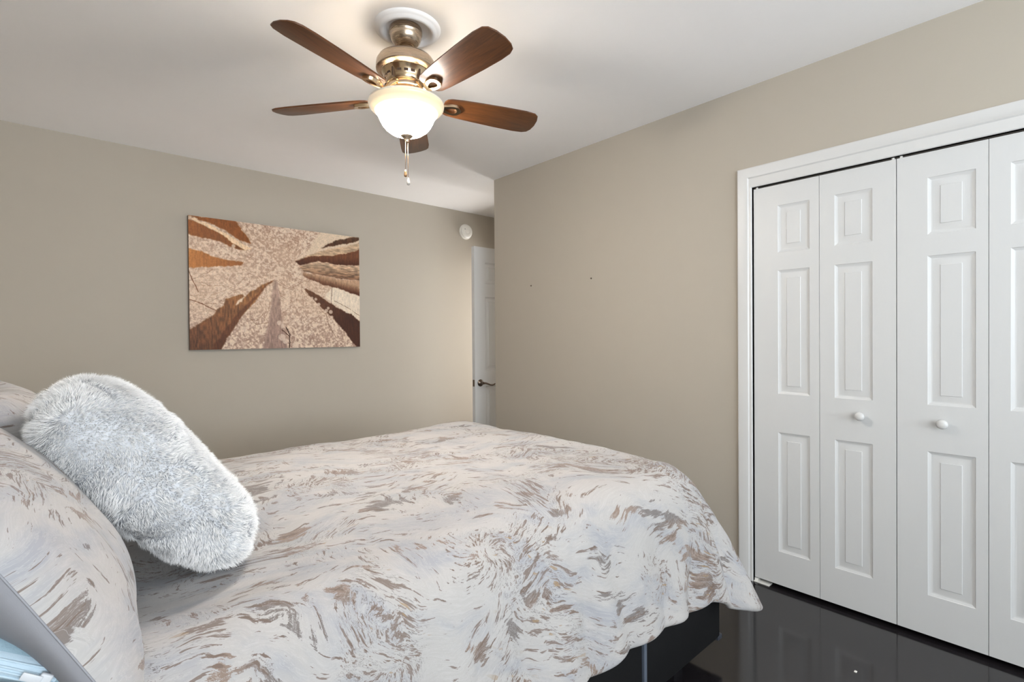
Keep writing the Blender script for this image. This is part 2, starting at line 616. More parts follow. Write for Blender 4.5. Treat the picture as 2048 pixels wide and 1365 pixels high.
# mitred frame: each profile point carries an offset d from the opening; corners are mitred by moving y and z together
def frame_ring(x, dy, dz):
    yl, yr, zt = CL1 + dy, CL0 - dy, CLT + dz
    return [Vector((XO + x, yl, 0)), Vector((XO + x, yl, zt)), Vector((XO + x, yr, zt)), Vector((XO + x, yr, 0))]
pr = [(0, .0655, .0965), (-.016, .0655, .0965), (-.018, .061, .092), (-.0175, .035, .068), (-.012, .018, .050), (-.007, .0135, .0445), (-.007, .003, .003), (-.004, 0, 0), (.10, 0, 0)]
rings = [[bm.verts.new(v) for v in frame_ring(*q)] for q in pr]
for A, B in zip(rings, rings[1:]):
    for k in range(3):
        bm.faces.new((A[k], A[k + 1], B[k + 1], B[k]))
tag(bm_obj('trim_1', bm, M_white, angle=25), 'white moulded casing around the closet opening', 'trim', kind='structure')
# white fascia and dark track hidden above the doors
struct('trim_2', (WALL_RIGHT + .018, CL0, CLT - .004), (WALL_RIGHT + .045, CL1, CLT + .03), M_dark, 'dark bifold track above the closet doors', 'trim')
# baseboards
def baseboard(name, lo, hi, label):
    return struct(name, lo, hi, M_white, label, 'baseboard', bev=0.004)
baseboard('baseboard_back', (XL, WALL_BACK - .014, 0), (DOORX - .02, WALL_BACK, .09), 'white baseboard under the canvas wall')
baseboard('baseboard_right', (WALL_RIGHT - .014, 1.125, 0), (WALL_RIGHT, CORNER_Y, .09), 'white baseboard between the closet and the corner')
baseboard('baseboard_left', (XL, YB, 0), (XL + .014, WALL_BACK - .014, .09), 'white baseboard behind the bed head')
baseboard('baseboard_closet', (WALL_RIGHT - .014, YB, 0), (WALL_RIGHT, CL0 - .07, .09), 'white baseboard to the right of the closet')


# ------------------------------------------------------------------ moulded panel doors
def panel_leaf(name, y0, y1, z0, z1, x_face, th, panels, mat, parent, sgn=-1, axis='x', deep=1.0):
    """slab with recessed moulded panels on the face at x_face (facing sgn). panels: (ya, yb, za, zb)"""
    bm = bmesh.new()
    ys = sorted({y0, y1} | {v for p in panels for v in p[:2]})
    zs = sorted({z0, z1} | {v for p in panels for v in p[2:]})
    def P(x, y, z):
        return (x, y, z) if axis == 'x' else (y, x, z)
    cache = {}
    def V(x, y, z):
        k = (round(x, 5), round(y, 5), round(z, 5))
        if k not in cache: cache[k] = bm.verts.new(P(x, y, z))
        return cache[k]
    inside = lambda y, z: any(p[0] < y < p[1] and p[2] < z < p[3] for p in panels)
    for i in range(len(ys) - 1):
        for j in range(len(zs) - 1):
            if inside((ys[i] + ys[i + 1]) / 2, (zs[j] + zs[j + 1]) / 2): continue
            bm.faces.new([V(x_face, ys[i], zs[j]), V(x_face, ys[i + 1], zs[j]), V(x_face, ys[i + 1], zs[j + 1]), V(x_face, ys[i], zs[j + 1])])
    d = -sgn
    # panel edges must be subdivided like the grid around them
    for ya, yb, za, zb in panels:
        steps = [(0, 0), (.002, .0022), (.009, .0050), (.012, .0062), (.017, .0062), (.038, .0026), (.0395, .0008)]
        steps = [(p_, q_ * deep) for p_, q_ in steps]
        steps = [s for s in steps if s[0] < min(yb - ya, zb - za) / 2 - .008]
        prev = None
        for ins, dep in steps:
            yl = [y for y in ys if ya < y < yb] if ins == 0 else []
            zl = [z for z in zs if za < z < zb] if ins == 0 else []
            ring = [V(x_face + d * dep, ya + ins, za + ins)] + [V(x_face, y, za) for y in yl] + [V(x_face + d * dep, yb - ins, za + ins)] + [V(x_face, yb, z) for z in zl] + \
                   [V(x_face + d * dep, yb - ins, zb - ins)] + [V(x_face, y, zb) for y in yl[::-1]] + [V(x_face + d * dep, ya + ins, zb - ins)] + [V(x_face, ya, z) for z in zl[::-1]]
            if prev is not None:
                c_prev = prev if len(prev) == 4 else None
                if c_prev is None:
                    a = [prev[0], prev[1 + len(ly)], prev[2 + len(ly) + len(lz)], prev[3 + 2 * len(ly) + len(lz)]]
                    idx = [0, 1 + len(ly), 2 + len(ly) + len(lz), 3 + 2 * len(ly) + len(lz), len(prev)]
                    for k in range(4):
                        seg = prev[idx[k]:idx[k + 1]] + [prev[idx[k + 1] % len(prev)]]
                        bm.faces.new(seg + [ring[(k + 1) % 4], ring[k]])
                else:
                    for k in range(4):
                        bm.faces.new((prev[k], prev[(k + 1) % 4], ring[(k + 1) % 4], ring[k]))
            ly, lz = yl, zl
            prev = ring
        bm.faces.new(prev)
    xb = x_face + d * th
    b = [V(xb, y0, z0), V(xb, y1, z0), V(xb, y1, z1), V(xb, y0, z1)]
    bm.faces.new(b)
    loop = [V(x_face, y, z0) for y in ys] + [V(x_face, y1, z) for z in zs[1:]] + [V(x_face, y, z1) for y in ys[::-1][1:]] + [V(x_face, y0, z) for z in zs[::-1][1:-1]]
    cuts = [0, len(ys) - 1, len(ys) + len(zs) - 2, 2 * len(ys) + len(zs) - 3, len(loop)]
    for k in range(4):
        seg = loop[cuts[k]:cuts[k + 1]] + [loop[cuts[k + 1] % len(loop)]]
        bm.faces.new(seg + [b[(k + 1) % 4], b[k]])
    return bm_obj(name, bm, mat, parent, angle=22)


XF = WALL_RIGHT + 0.008           # door faces sit just behind the wall face
ZT, ZB = 1.9305, 0.0205
rows = ((0.180, 0.751), (0.935, 1.523), (1.607, 1.831))
leaf_y = [(0.7648, 1.0510), (0.4840, 0.7632), (0.2085, 0.4815), (-0.0660, 0.2070)]
pan_y = [(0.804, 0.940), (0.565, 0.704), (0.243, 0.384), (-0.002, 0.150)]


def knob_mesh(bm, c):
    Mx = Matrix(((0, 0, -1), (0, 1, 0), (1, 0, 0)))
    add_lathe(bm, [(0, 0), (.009, 0), (.008, .006), (.0075, .012), (.011, .016), (.0165, .021), (.0185, .027), (.0165, .033), (.010, .0365), (0, .0375)], c, 28, Mx)


for d, (la, lb, ky, lab) in enumerate(((0, 1, 0.606, 'white bifold closet door nearest the bed, round knob on its right leaf'),
                                       (2, 3, 0.337, 'white bifold closet door at the right edge, round knob on its left leaf'))):
    root = tag(empty('door_%d' % (d + 1), (WALL_RIGHT, leaf_y[la][1], 0)), lab, 'door', kind='structure')
    inv = Matrix.Translation(root.location).inverted()
    kids = []
    for i in (la, lb):
        kids.append(panel_leaf('door_leaf', leaf_y[i][0], leaf_y[i][1], ZB, ZT, XF, .03, [(pan_y[i][0], pan_y[i][1], za, zb) for za, zb in rows], M_door, root))
    bm = bmesh.new()
    knob_mesh(bm, (XF, ky, 0.866))
    kids.append(bm_obj('knob', bm, M_white, root, smooth=True))
    # pivot pins into the track
    for py in (leaf_y[la][1] - .012, leaf_y[lb][0] + .012) if d == 0 else (leaf_y[la][1] - .012,):
        bm = bmesh.new()
        add_lathe(bm, [(0, 0), (.006, 0), (.006, .012), (0, .012)], (XF + .012, py, ZT), 14)
        kids.append(bm_obj('pivot_pin', bm, M_whiteplastic, root))
    if d == 0:
        bm = bmesh.new()
        add_box(bm, (XF - .012, CL1 - .075, 0.0), (XF + .03, CL1 - .002, 0.004), 0.001)
        add_box(bm, (XF + .0, CL1 - .016, 0.0), (XF + .03, CL1 - .002, 0.016), 0.001)
        kids.append(bm_obj('floor_bracket', bm, M_whiteplastic, root))
    for k in kids:
        k.matrix_parent_inverse = inv

# open bedroom door standing parallel to the canvas wall
DY = 3.32
dx0, dx1 = 2.568, 3.328
root = tag(empty('door_3', (dx1, DY, 0)), 'white panelled bedroom door standing open behind the wall corner', 'door', kind='structure')
inv = Matrix.Translation(root.location).inverted()
dp = []
for a, b in ((dx0 + .115, dx0 + .335), (dx0 + .425, dx0 + .645)):
    for za, zb in ((.22, .80), (.93, 1.555), (1.665, 1.845)):
        dp.append((a, b, za, zb))
dl = panel_leaf('door_leaf', dx0, dx1, .012, 1.972, DY, .035, dp, M_doorpanel, root, axis='y', deep=1.9)
bm = bmesh.new()
hx, hz = dx0 + .056, .832
Mr = Matrix(((1, 0, 0), (0, 0, -1), (0, 1, 0)))
add_lathe(bm, [(0, 0), (.029, 0), (.030, .004), (.026, .010), (.016, .014), (.012, .018), (.011, .045), (0, .046)], (hx, DY, hz), 30, Mr)
pts = [(hx, DY - .045, hz), (hx + .02, DY - .047, hz - .001), (hx + .045, DY - .047, hz - .008), (hx + .07, DY - .046, hz - .018), (hx + .095, DY - .045, hz - .022), (hx + .115, DY - .044, hz - .018), (hx + .125, DY - .044, hz - .012)]
add_tube(bm, pts, [.010, .0085, .0075, .007, .007, .0065, .005], 12)
lv = bm_obj('lever_handle', bm, M_bronze, root, angle=40)
lp = box('latch_plate', (dx0 - .0015, DY + .006, hz - .028), (dx0 + .001, DY + .029, hz + .028), M_bronze, root, bev=.0005)
for k in (dl, lv, lp): k.matrix_parent_inverse = inv

# ------------------------------------------------------------------ ceiling medallion and fan
bm = bmesh.new()
MED = Vector((1.041, 1.762, 0))
add_lathe(bm, [(0, CEIL - .004), (.082, CEIL - .004), (.086, CEIL - .008), (.090, CEIL - .016), (.098, CEIL - .021), (.108, CEIL - .020), (.113, CEIL - .014), (.119, CEIL - .011), (.126, CEIL - .008), (.130, CEIL), (0, CEIL)], (MED.x, MED.y, 0), 72)
tag(bm_obj('ceiling_medallion', bm, M_ceil, angle=50), 'round white ceiling medallion above the fan canopy', 'medallion')

fan = tag(empty('ceiling_fan', (FAN.x, FAN.y, CEIL)), 'five-blade brown wooden ceiling fan with brushed nickel motor and lit glass bowl', 'ceiling fan')
FI = Matrix.Translation(fan.location).inverted()


def fpart(name, bm, mat, parent=fan, **kw):
    o = bm_obj(name, bm, mat, parent, **kw)
    if parent is fan: o.matrix_parent_inverse = FI
    return o


def lathe_part(name, prof, mat, seg=64, ang=35):
    bm = bmesh.new()
    add_lathe(bm, prof, (FAN.x, FAN.y, 0), seg)
    return fpart(name, bm, mat, angle=ang)


lathe_part('canopy', [(0, CEIL - .003), (.062, CEIL - .003), (.064, CEIL - .010), (.064, CEIL - .024), (.0615, CEIL - .027), (.0605, CEIL - .036), (.0565, CEIL - .049), (.049, CEIL - .061), (.038, CEIL - .071), (.026, CEIL - .077), (.019, CEIL - .078), (.0165, CEIL - .074), (0, CEIL - .070)], M_nickel)
lathe_part('downrod', [(0, CEIL - .066), (.0125, CEIL - .066), (.0125, 2.337), (.020, 2.334), (.022, 2.325), (0, 2.325)], M_nickel, 32)
lathe_part('motor_housing', [(0, 2.332), (.030, 2.332), (.060, 2.330), (.088, 2.324), (.106, 2.313), (.114, 2.300), (.116, 2.288), (.116, 2.270), (.112, 2.266), (.100, 2.263), (.086, 2.258), (0, 2.258)], M_nickel)
# vent ring: faceted warm metal band with dark slots
vb = lathe_part('vent_band', [(0, 2.262), (.092, 2.262), (.094, 2.258), (.090, 2.252), (.082, 2.240), (.078, 2.226), (.077, 2.216), (.074, 2.212), (0, 2.212)], M_brass)
bm = bmesh.new()
for k in range(20):
    if k % 4 == 3: continue
    a = 2 * math.pi * (k + .3) / 20
    Mz = Matrix.Translation((FAN.x, FAN.y, 2.238)) @ Matrix.Rotation(a, 4, 'Z')
    vs = add_box(bm, (.078, -.008, -.005), (.0835, .008, .004))
    bmesh.ops.transform(bm, matrix=Mz, verts=vs)
for k in range(5):
    a = 2 * math.pi * (k * 4 + 3.3) / 20
    Mz = Matrix.Translation((FAN.x, FAN.y, 2.238)) @ Matrix.Rotation(a, 4, 'Z')
    vs = add_box(bm, (.072, -.003, -.024), (.088, .003, .020))
    bmesh.ops.transform(bm, matrix=Mz, verts=vs)
o = fpart('vent_slots', bm, M_slot)
lathe_part('flywheel', [(0, 2.214), (.066, 2.214), (.068, 2.210), (.068, 2.196), (.064, 2.192), (0, 2.192)], M_nickel)
lathe_part('switch_housing', [(0, 2.193), (.046, 2.193), (.050, 2.188), (.052, 2.176), (.058, 2.168), (.058, 2.160), (.050, 2.155), (0, 2.155)], M_brass)
for k in range(3):
    a = math.radians(90 + 120 * k)
    bm = bmesh.new()
    add_tube(bm, [(FAN.x + .048 * math.cos(a), FAN.y + .048 * math.sin(a), 2.163), (FAN.x + .10 * math.cos(a), FAN.y + .10 * math.sin(a), 2.150), (FAN.x + .137 * math.cos(a), FAN.y + .137 * math.sin(a), 2.141)], .004, 8)
    fpart('bowl_arm', bm, M_brass, smooth=True)
# glass bowl: flared rim, waist, belly (a thin shell, open on top)
outer = [(.146, 2.143), (.1475, 2.136), (.146, 2.128), (.138, 2.118), (.126, 2.109), (.116, 2.099), (.109, 2.087), (.103, 2.073), (.095, 2.058), (.083, 2.043), (.066, 2.030), (.046, 2.021), (.024, 2.017), (.006, 2.016)]
inner = [(max(r - .004, .006), z + .003) for r, z in outer[::-1]]
bowl = lathe_part('lamp_bowl', outer + inner + [outer[0]], M_bowl, 72, 60)
bowl.data.materials.append(plain('alabaster_glass_inside', (250, 240, 220), .3))
for p in bowl.data.polygons:
    c = p.center
    if p.normal.z > 0 or (p.normal.x * (c.x - FAN.x) + p.normal.y * (c.y - FAN.y)) < 0:
        p.material_index = 1
lathe_part('finial', [(0, 2.022), (.023, 2.020), (.024, 2.015), (.018, 2.009), (.011, 2.004), (.008, 1.998), (.0075, 1.992), (0, 1.990)], M_nickel, 32)
for dxx, zb in ((-.006, 1.880), (.004, 1.850)):
    bm = bmesh.new()
    n = int((1.994 - zb) / .0042)
    add_tube(bm, [(FAN.x + dxx, FAN.y, 1.994), (FAN.x + dxx * 1.2, FAN.y, zb)], .0010, 8)
    ch = fpart('pull_chain', bm, M_chain, smooth=True)
    bm = bmesh.new()
    add_lathe(bm, [(0, .002), (.003, 0), (.0045, -.008), (.0065, -.018), (.0055, -.026), (0, -.029)], (FAN.x + dxx * 1.2, FAN.y, zb), 16)
    kn = bm_obj('pull_knob', bm, M_knob_clear if dxx > 0 else M_chain, ch, smooth=True)


def blade_mesh(bm):
    # outline in (radial, tangential), then given thickness
    out = []
    top = [(.150, .030), (.158, .043), (.175, .051), (.22, .0555), (.30, .061), (.40, .0665), (.49, .069), (.535, .0675), (.557, .058), (.568, .040)]
    bot = [(.573, .010), (.570, -.025), (.560, -.052), (.543, -.064), (.50, -.068), (.40, -.0655), (.30, -.061), (.22, -.0555), (.175, -.051), (.158, -.043), (.150, -.030)]
    pts = top + bot
    a = [bm.verts.new((x, y, .003)) for x, y in pts]
    b = [bm.verts.new((x, y, -.003)) for x, y in pts]
    bm.faces.new(a)
    bm.faces.new(b[::-1])
    n = len(pts)
    for k in range(n):
        bm.faces.new((a[k], b[k], b[(k + 1) % n], a[(k + 1) % n]))
    es = [e for e in bm.edges if abs(e.verts[0].co.z - e.verts[1].co.z) < 1e-6]
    bmesh.ops.bevel(bm, geom=es, offset=.0018, segments=2, profile=.5, affect='EDGES')


def iron_mesh(bm):
    # arm from the flywheel down to the blade, ending in an open teardrop plate under the blade
    add_tube(bm, [(.050, 0, .045), (.075, 0, .040), (.098, 0, .018), (.118, 0, -.006), (.135, 0, -.010)], [.010, .010, .0095, .009, .009], 10)
    n = 28
    oc, ic = [], []
    for k in range(n):
        a = 2 * math.pi * k / n
        rr = 1.0
        x = .178 + .047 * math.cos(a)
        y = .037 * math.sin(a) * (0.72 + .28 * math.cos(a))
        xi = .184 + .024 * math.cos(a)
        yi = .019 * math.sin(a) * (0.72 + .28 * math.cos(a))
        oc.append((x, y))
        ic.append((xi, yi))
    zt, zb = -.004, -.014
    ot = [bm.verts.new((x, y, zt)) for x, y in oc]
    ob = [bm.verts.new((x * .99 + .0017, y * .92, zb)) for x, y in oc]
    it = [bm.verts.new((x, y, zt)) for x, y in ic]
    ib = [bm.verts.new((x, y, zb)) for x, y in ic]
    for k in range(n):
        j = (k + 1) % n
        bm.faces.new((ot[k], ot[j], ob[j], ob[k]))
        bm.faces.new((ob[k], ob[j], ib[j], ib[k]))
        bm.faces.new((ib[k], ib[j], it[j], it[k]))
        bm.faces.new((it[k], it[j], ot[j], ot[k]))


bm = bmesh.new(); blade_mesh(bm)
me_b = bpy.data.meshes.new('blade'); bmesh.ops.recalc_face_normals(bm, faces=bm.faces); bm.to_mesh(me_b); bm.free()
me_b.shade_smooth(); me_b.set_sharp_from_angle(angle=math.radians(40)); me_b.materials.append(M_blade)
bm = bmesh.new(); iron_mesh(bm)
me_i = bpy.data.meshes.new('blade_iron'); bmesh.ops.recalc_face_normals(bm, faces=bm.faces); bm.to_mesh(me_i); bm.free()
me_i.shade_smooth(); me_i.set_sharp_from_angle(angle=math.radians(40)); me_i.materials.append(M_brass)
BLADE_Z = 2.160
for k in range(5):
    az = math.radians(-161.0 + 72 * k)
    bo = bpy.data.objects.new('blade', me_b)
    COL.objects.link(bo)
    bo.parent = fan
    bo.matrix_parent_inverse = FI
    bo.matrix_basis = Matrix.Translation((FAN.x, FAN.y, BLADE_Z)) @ Matrix.Rotation(az, 4, 'Z') @ Matrix.Rotation(math.radians(-13), 4, 'X')
    io = bpy.data.objects.new('blade_iron', me_i)
    COL.objects.link(io)
    io.parent = bo

# ------------------------------------------------------------------ smoke detector, screws
det = tag(empty('smoke_detector', (2.970, WALL_BACK, 2.246)), 'round white smoke detector high on the canvas wall', 'smoke detector')
Mf = Matrix(((1, 0, 0), (0, 0, -1), (0, 1, 0)))
bm = bmesh.new()
add_lathe(bm, [(0, 0), (.074, 0), (.075, .006), (.072, .014), (0, .014)], (0, 0, 0), 48, Mf)
bm_obj('base_ring', bm, M_whiteplastic, det, angle=40)
bm = bmesh.new()
add_lathe(bm, [(0, .012), (.064, .012), (.064, .018), (.066, .026), (.060, .034), (.046, .038), (.030, .037), (.028, .034), (.024, .034), (.022, .037), (0, .038)], (0, 0, 0), 48, Mf)
bm_obj('cover', bm, M_whiteplastic, det, angle=40)
bm = bmesh.new()
add_lathe(bm, [(0, .034), (.006, .034), (.006, .0395), (0, .040)], (-.030, 0, .018), 16, Mf)
bm_obj('test_button', bm, plain('detector_button', (170, 168, 165), .5), det, smooth=True)

Ms = Matrix(((0, 0, -1), (0, 1, 0), (1, 0, 0)))
for nm, y, z, lab in (('nail_hole', 2.616, 1.584, 'small dark dot for a nail hole in the taupe wall nearer the outside corner'), ('nail_hole', 2.064, 1.587, 'small dark dot for a nail hole in the taupe wall nearer the closet')):
    bm = bmesh.new()  # small raised heads stand in for nail holes
    add_lathe(bm, [(0, -.004), (.005, -.004), (.0055, .002), (.004, .005), (.0015, .0055), (0, .004)], (0, 0, 0), 18, Ms)
    o = bm_obj(nm, bm, M_bronze, angle=40)
    o.location = (WALL_RIGHT, y, z)
    tag(o, lab, 'nail_hole', 'nail holes left in the taupe wall')

# scrap on the floor
bm = bmesh.new()
add_box(bm, (-.005, -.004, 0), (.006, .004, .003), .001)
o = bm_obj('paper_scrap', bm, M_whiteplastic)
o.location = (2.119, .522, 0)
tag(o, 'tiny white scrap lying on the dark floor', 'scrap')

# ------------------------------------------------------------------ canvas print (painted per vertex from shapes)
PX0, PX1, PZ0, PZ1 = 0.6518, 1.8538, -0.0726 + CAM_H, 0.8279 + CAM_H


def value_noise(shape, cells, r):
    gy, gx = cells
    g = r.random((gy + 2, gx + 2))
    y = np.linspace(0, gy, shape[0], endpoint=False)
    x = np.linspace(0, gx, shape[1], endpoint=False)
    yi, xi = y.astype(int), x.astype(int)
    fy, fx = y - yi, x - xi
    fy, fx = fy * fy * (3 - 2 * fy), fx * fx * (3 - 2 * fx)
    A = g[np.ix_(yi, xi)]; B = g[np.ix_(yi, xi + 1)]; C = g[np.ix_(yi + 1, xi)]; D = g[np.ix_(yi + 1, xi + 1)]
    return (A * (1 - fx) + B * fx) * (1 - fy)[:, None] + (C * (1 - fx) + D * fx) * fy[:, None]


def paint_canvas(nx, ny):
    r = np.random.default_rng(5)
    # picture space measured in the zoomed photograph: corner pixels -> unit square
    src = np.array([(145, 132), (1513, 292), (1528, 1165), (158, 1218)], float)
    dst = np.array([(0, 0), (1, 0), (1, 1), (0, 1)], float)
    A = []
    for (x, y), (u, v) in zip(src, dst):
        A.append([x, y, 1, 0, 0, 0, -u * x, -u * y]); A.append([0, 0, 0, x, y, 1, -v * x, -v * y])
    H = np.append(np.linalg.solve(np.array(A), dst.reshape(-1)), 1).reshape(3, 3)
    def tr(pts):
        p = np.c_[np.array(pts, float), np.ones(len(pts))] @ H.T
        return p[:, :2] / p[:, 2:]
    U, V = np.meshgrid((np.arange(nx) + .5) / nx, (np.arange(ny) + .5) / ny)
    sh = (ny, nx)
    warpx = (value_noise(sh, (24, 32), r) - .5) * .010 + (value_noise(sh, (80, 110), r) - .5) * .007
    warpy = (value_noise(sh, (24, 32), r) - .5) * .010 + (value_noise(sh, (80, 110), r) - .5) * .007
    def inside(pts, wob=1.0):
        q = tr(pts)
        X, Y = U + warpx * wob, V + warpy * wob
        m = np.zeros(sh, bool)
        j = len(q) - 1
        for i in range(len(q)):
            xi, yi, xj, yj = q[i, 0], q[i, 1], q[j, 0], q[j, 1]
            if abs(yj - yi) > 1e-9:
                m ^= ((yi > Y) != (yj > Y)) & (X < (xj - xi) * (Y - yi) / (yj - yi) + xi)
            j = i
        return m
    def col(c): return np.array(c, float)
    # leafy background
    n1 = value_noise(sh, (64, 88), r); n2 = value_noise(sh, (118, 160), r); n3 = value_noise(sh, (9, 12), r); n4 = value_noise(sh, (160, 210), r)
    leaf = .45 * n1 + .35 * n2 + .2 * n4
    cu, cv = .52, .40
    rad = np.hypot(U - cu, (V - cv) * .75)
    pale = col((222, 202, 180)); pink = col((200, 172, 152)); brown = col((150, 116, 96))
    k = np.clip((leaf + .18 * (n3 - .5) + .10 * np.clip(rad * 1.5, 0, 1) - .36) / .22, 0, 1)[..., None]
    C = brown * (1 - k) + pink * k
    k2 = np.clip((leaf + .16 * (n3 - .5) - .50) / .18, 0, 1)[..., None]
    C = C * (1 - k2) + pale * k2
    veil = np.clip(.72 - 1.1 * (U < .45) * 0 - np.abs(V - .55) * .55 - .35 * n3, 0, .6)[..., None]
    C = C * (1 - veil) + col((224, 198, 172)) * veil
    mauve = np.clip((V - .62) * 1.6, 0, .55)[..., None] * np.clip((.62 - leaf) * 5, 0, 1)[..., None]
    C = C * (1 - mauve) + col((150, 122, 110)) * mauve
    bark = value_noise(sh, (30, 190), r)
    bark2 = value_noise(sh, (140, 40), r)
    def trunk(pts, c0, c1, axis=None, tex=.25, wob=1.0, t=bark, soft=2):
        nonlocal C
        m = inside(pts, wob)
        if axis is None:
            g = V
        else:
            p = tr(axis)
            d = p[1] - p[0]
            g = np.clip(((U - p[0, 0]) * d[0] + (V - p[0, 1]) * d[1]) / (d @ d), 0, 1)
        base = col(c0) * (1 - g[..., None]) + col(c1) * g[..., None]
        base = base * (1 - tex + 2 * tex * t[..., None])
        mm = m.astype(float)
        for _ in range(soft):
            p_ = np.pad(mm, 1, mode='edge')
            mm = (p_[:-2, 1:-1] + p_[2:, 1:-1] + p_[1:-1, :-2] + p_[1:-1, 2:] + 2 * mm) / 6
        C = C * (1 - mm[..., None]) + base * mm[..., None]
    # thin branches
    def line(pts, wd, c):
        nonlocal C
        q = tr(pts)
        for a, b in zip(q, q[1:]):
            d = b - a
            t = np.clip(((U - a[0]) * d[0] + (V - a[1]) * d[1]) / (d @ d), 0, 1)
            dist = np.hypot((U + warpx * .4 - a[0] - t * d[0]) * 1.33, V + warpy * .4 - a[1] - t * d[1])
            k = np.clip((wd - dist) / .002 + .5, 0, 1)[..., None]
            C = C * (1 - k) + col(c) * k
    rt = np.random.default_rng(77)
    for _ in range(150):
        a = rt.random() * 6.283
        r0 = .10 + .38 * rt.random()
        x0, y0 = 830 + 1400 * r0 * math.cos(a), 520 + 1000 * r0 * math.sin(a)
        ln = 30 + 110 * rt.random()
        b = a + rt.normal() * .55
        pts = [(x0, y0), (x0 + ln * math.cos(b), y0 + ln * math.sin(b)), (x0 + 1.7 * ln * math.cos(b + rt.normal() * .35), y0 + 1.7 * ln * math.sin(b + rt.normal() * .35))]
        q = tr(pts)
        if q.min() < 0 or q.max() > 1: continue
        line(pts, .0008 + .0012 * rt.random(), (146, 108, 86) if rt.random() < .65 else (232, 214, 194))
    # pale light behind upper right trunks
    trunk([(1200, 250), (1515, 285), (1515, 470), (1300, 450), (1080, 440)], (220, 198, 172), (208, 182, 156), tex=.05, t=leaf, soft=14)
    trunk([(1300, 690), (1525, 760), (1525, 950), (1350, 850), (1240, 770)], (232, 218, 196), (226, 206, 184), tex=.06)
    # upper left orange trunks
    trunk([(140, 130), (515, 172), (560, 230), (610, 280), (645, 355), (560, 330), (440, 245), (300, 190)], (136, 78, 30), (122, 66, 26), tex=.10)
    trunk([(140, 160), (230, 190), (330, 240), (430, 290), (520, 350), (605, 410), (500, 390), (420, 350), (300, 320), (140, 285)], (148, 88, 42), (120, 72, 34), axis=[(145, 220), (600, 400)], tex=.10)
    trunk([(140, 150), (200, 160), (330, 215), (470, 290), (570, 350), (650, 400), (600, 410), (500, 345), (380, 265), (260, 205)], (230, 200, 164), (220, 188, 156), tex=.08)
    trunk([(140, 400), (250, 420), (330, 455), (430, 480), (585, 505), (580, 528), (400, 540), (145, 553)], (184, 120, 62), (150, 92, 46), axis=[(145, 470), (585, 515)], tex=.08)
    # right trunks
    trunk([(1205, 382), (1330, 318), (1440, 296), (1520, 288), (1520, 318), (1400, 345), (1290, 368)], (96, 66, 44), (70, 40, 22), axis=[(1300, 300), (1320, 360)], tex=.2)
    trunk([(1000, 490), (1120, 440), (1220, 400), (1380, 370), (1520, 335), (1520, 420), (1250, 460)], (196, 168, 138), (168, 130, 100), tex=.2, t=bark2)
    trunk([(1005, 490), (1130, 448), (1300, 442), (1400, 425), (1520, 385), (1520, 515), (1330, 515), (1180, 490), (1035, 520)], (112, 66, 40), (72, 36, 18), axis=[(1250, 440), (1260, 515)], tex=.12)
    trunk([(1030, 530), (1100, 505), (1180, 488), (1240, 492), (1330, 515), (1520, 515), (1520, 637), (1350, 622), (1200, 598), (1075, 572)], (196, 168, 140), (120, 84, 60), axis=[(1250, 500), (1250, 620)], tex=.32, t=bark2)
    trunk([(1060, 580), (1200, 598), (1350, 628), (1520, 640), (1520, 760), (1350, 702), (1200, 662), (1080, 615)], (186, 150, 120), (78, 38, 18), axis=[(1340, 635), (1320, 700)], tex=.12)
    # lower trunks
    trunk([(140, 1060), (250, 990), (345, 930), (380, 880), (430, 850), (450, 800), (530, 775), (585, 755), (600, 775), (680, 720), (790, 665), (740, 740), (680, 830), (600, 910), (530, 990), (470, 1080), (400, 1225), (140, 1225)],
          (146, 98, 58), (96, 58, 34), axis=[(620, 780), (180, 1180)], tex=.24)
    trunk([(790, 665), (835, 640), (720, 760), (640, 860), (560, 960), (480, 1080), (410, 1220), (330, 1220), (430, 1060), (560, 900), (680, 780)], (124, 78, 46), (88, 48, 24), axis=[(760, 690), (400, 1200)], tex=.14)
    trunk([(520, 850), (570, 800), (600, 770), (580, 820), (530, 850)], (226, 204, 178), (226, 204, 178), tex=.05)
    trunk([(835, 640), (858, 660), (880, 800), (900, 950), (950, 1220), (740, 1220), (790, 1020), (815, 830)], (186, 158, 138), (152, 124, 112), tex=.14, soft=7)
    trunk([(1060, 690), (1150, 730), (1240, 790), (1330, 850), (1430, 895), (1530, 960), (1535, 1175), (1500, 1170), (1400, 1040), (1300, 930), (1200, 840), (1130, 770)], (104, 66, 42), (66, 32, 14), axis=[(1100, 720), (1400, 980)], tex=.12)
    # pale blossom discs over the trunks
    for x, y, rr in [(510, 375, 16), (880, 985, 22), (905, 1010, 20), (1255, 880, 18), (1290, 890, 20), (1270, 860, 15), (1300, 930, 15), (900, 1100, 30), (930, 1130, 25), (1170, 790, 15), (1195, 830, 16), (1080, 700, 14), (1140, 780, 13), (590, 1040, 25), (1010, 1165, 30), (1440, 1150, 18)]:
        q = tr([(x, y)])[0]
        d = np.hypot((U - q[0]) * 1.33, V - q[1])
        a = np.clip((rr / 980 - d) / .006, 0, 1)[..., None] * .75
        C = C * (1 - a) + col((222, 200, 180)) * a
    line([(148, 575), (180, 650), (205, 700), (225, 745)], .0028, (120, 72, 40))
    line([(155, 808), (250, 840), (370, 893)], .003, (120, 74, 44))
    line([(155, 775), (330, 770), (450, 730), (520, 690)], .0015, (160, 118, 88))
    line([(200, 690), (330, 700), (420, 690), (530, 720)], .0013, (165, 124, 92))
    line([(1300, 660), (1298, 760), (1290, 870)], .0022, (84, 48, 28))
    line([(1060, 600), (1055, 720), (1075, 850)], .0016, (140, 104, 82))
    line([(1320, 800), (1420, 850), (1525, 920)], .0022, (110, 76, 52))
    line([(1250, 900), (1280, 1010), (1340, 1100)], .002, (120, 88, 66))
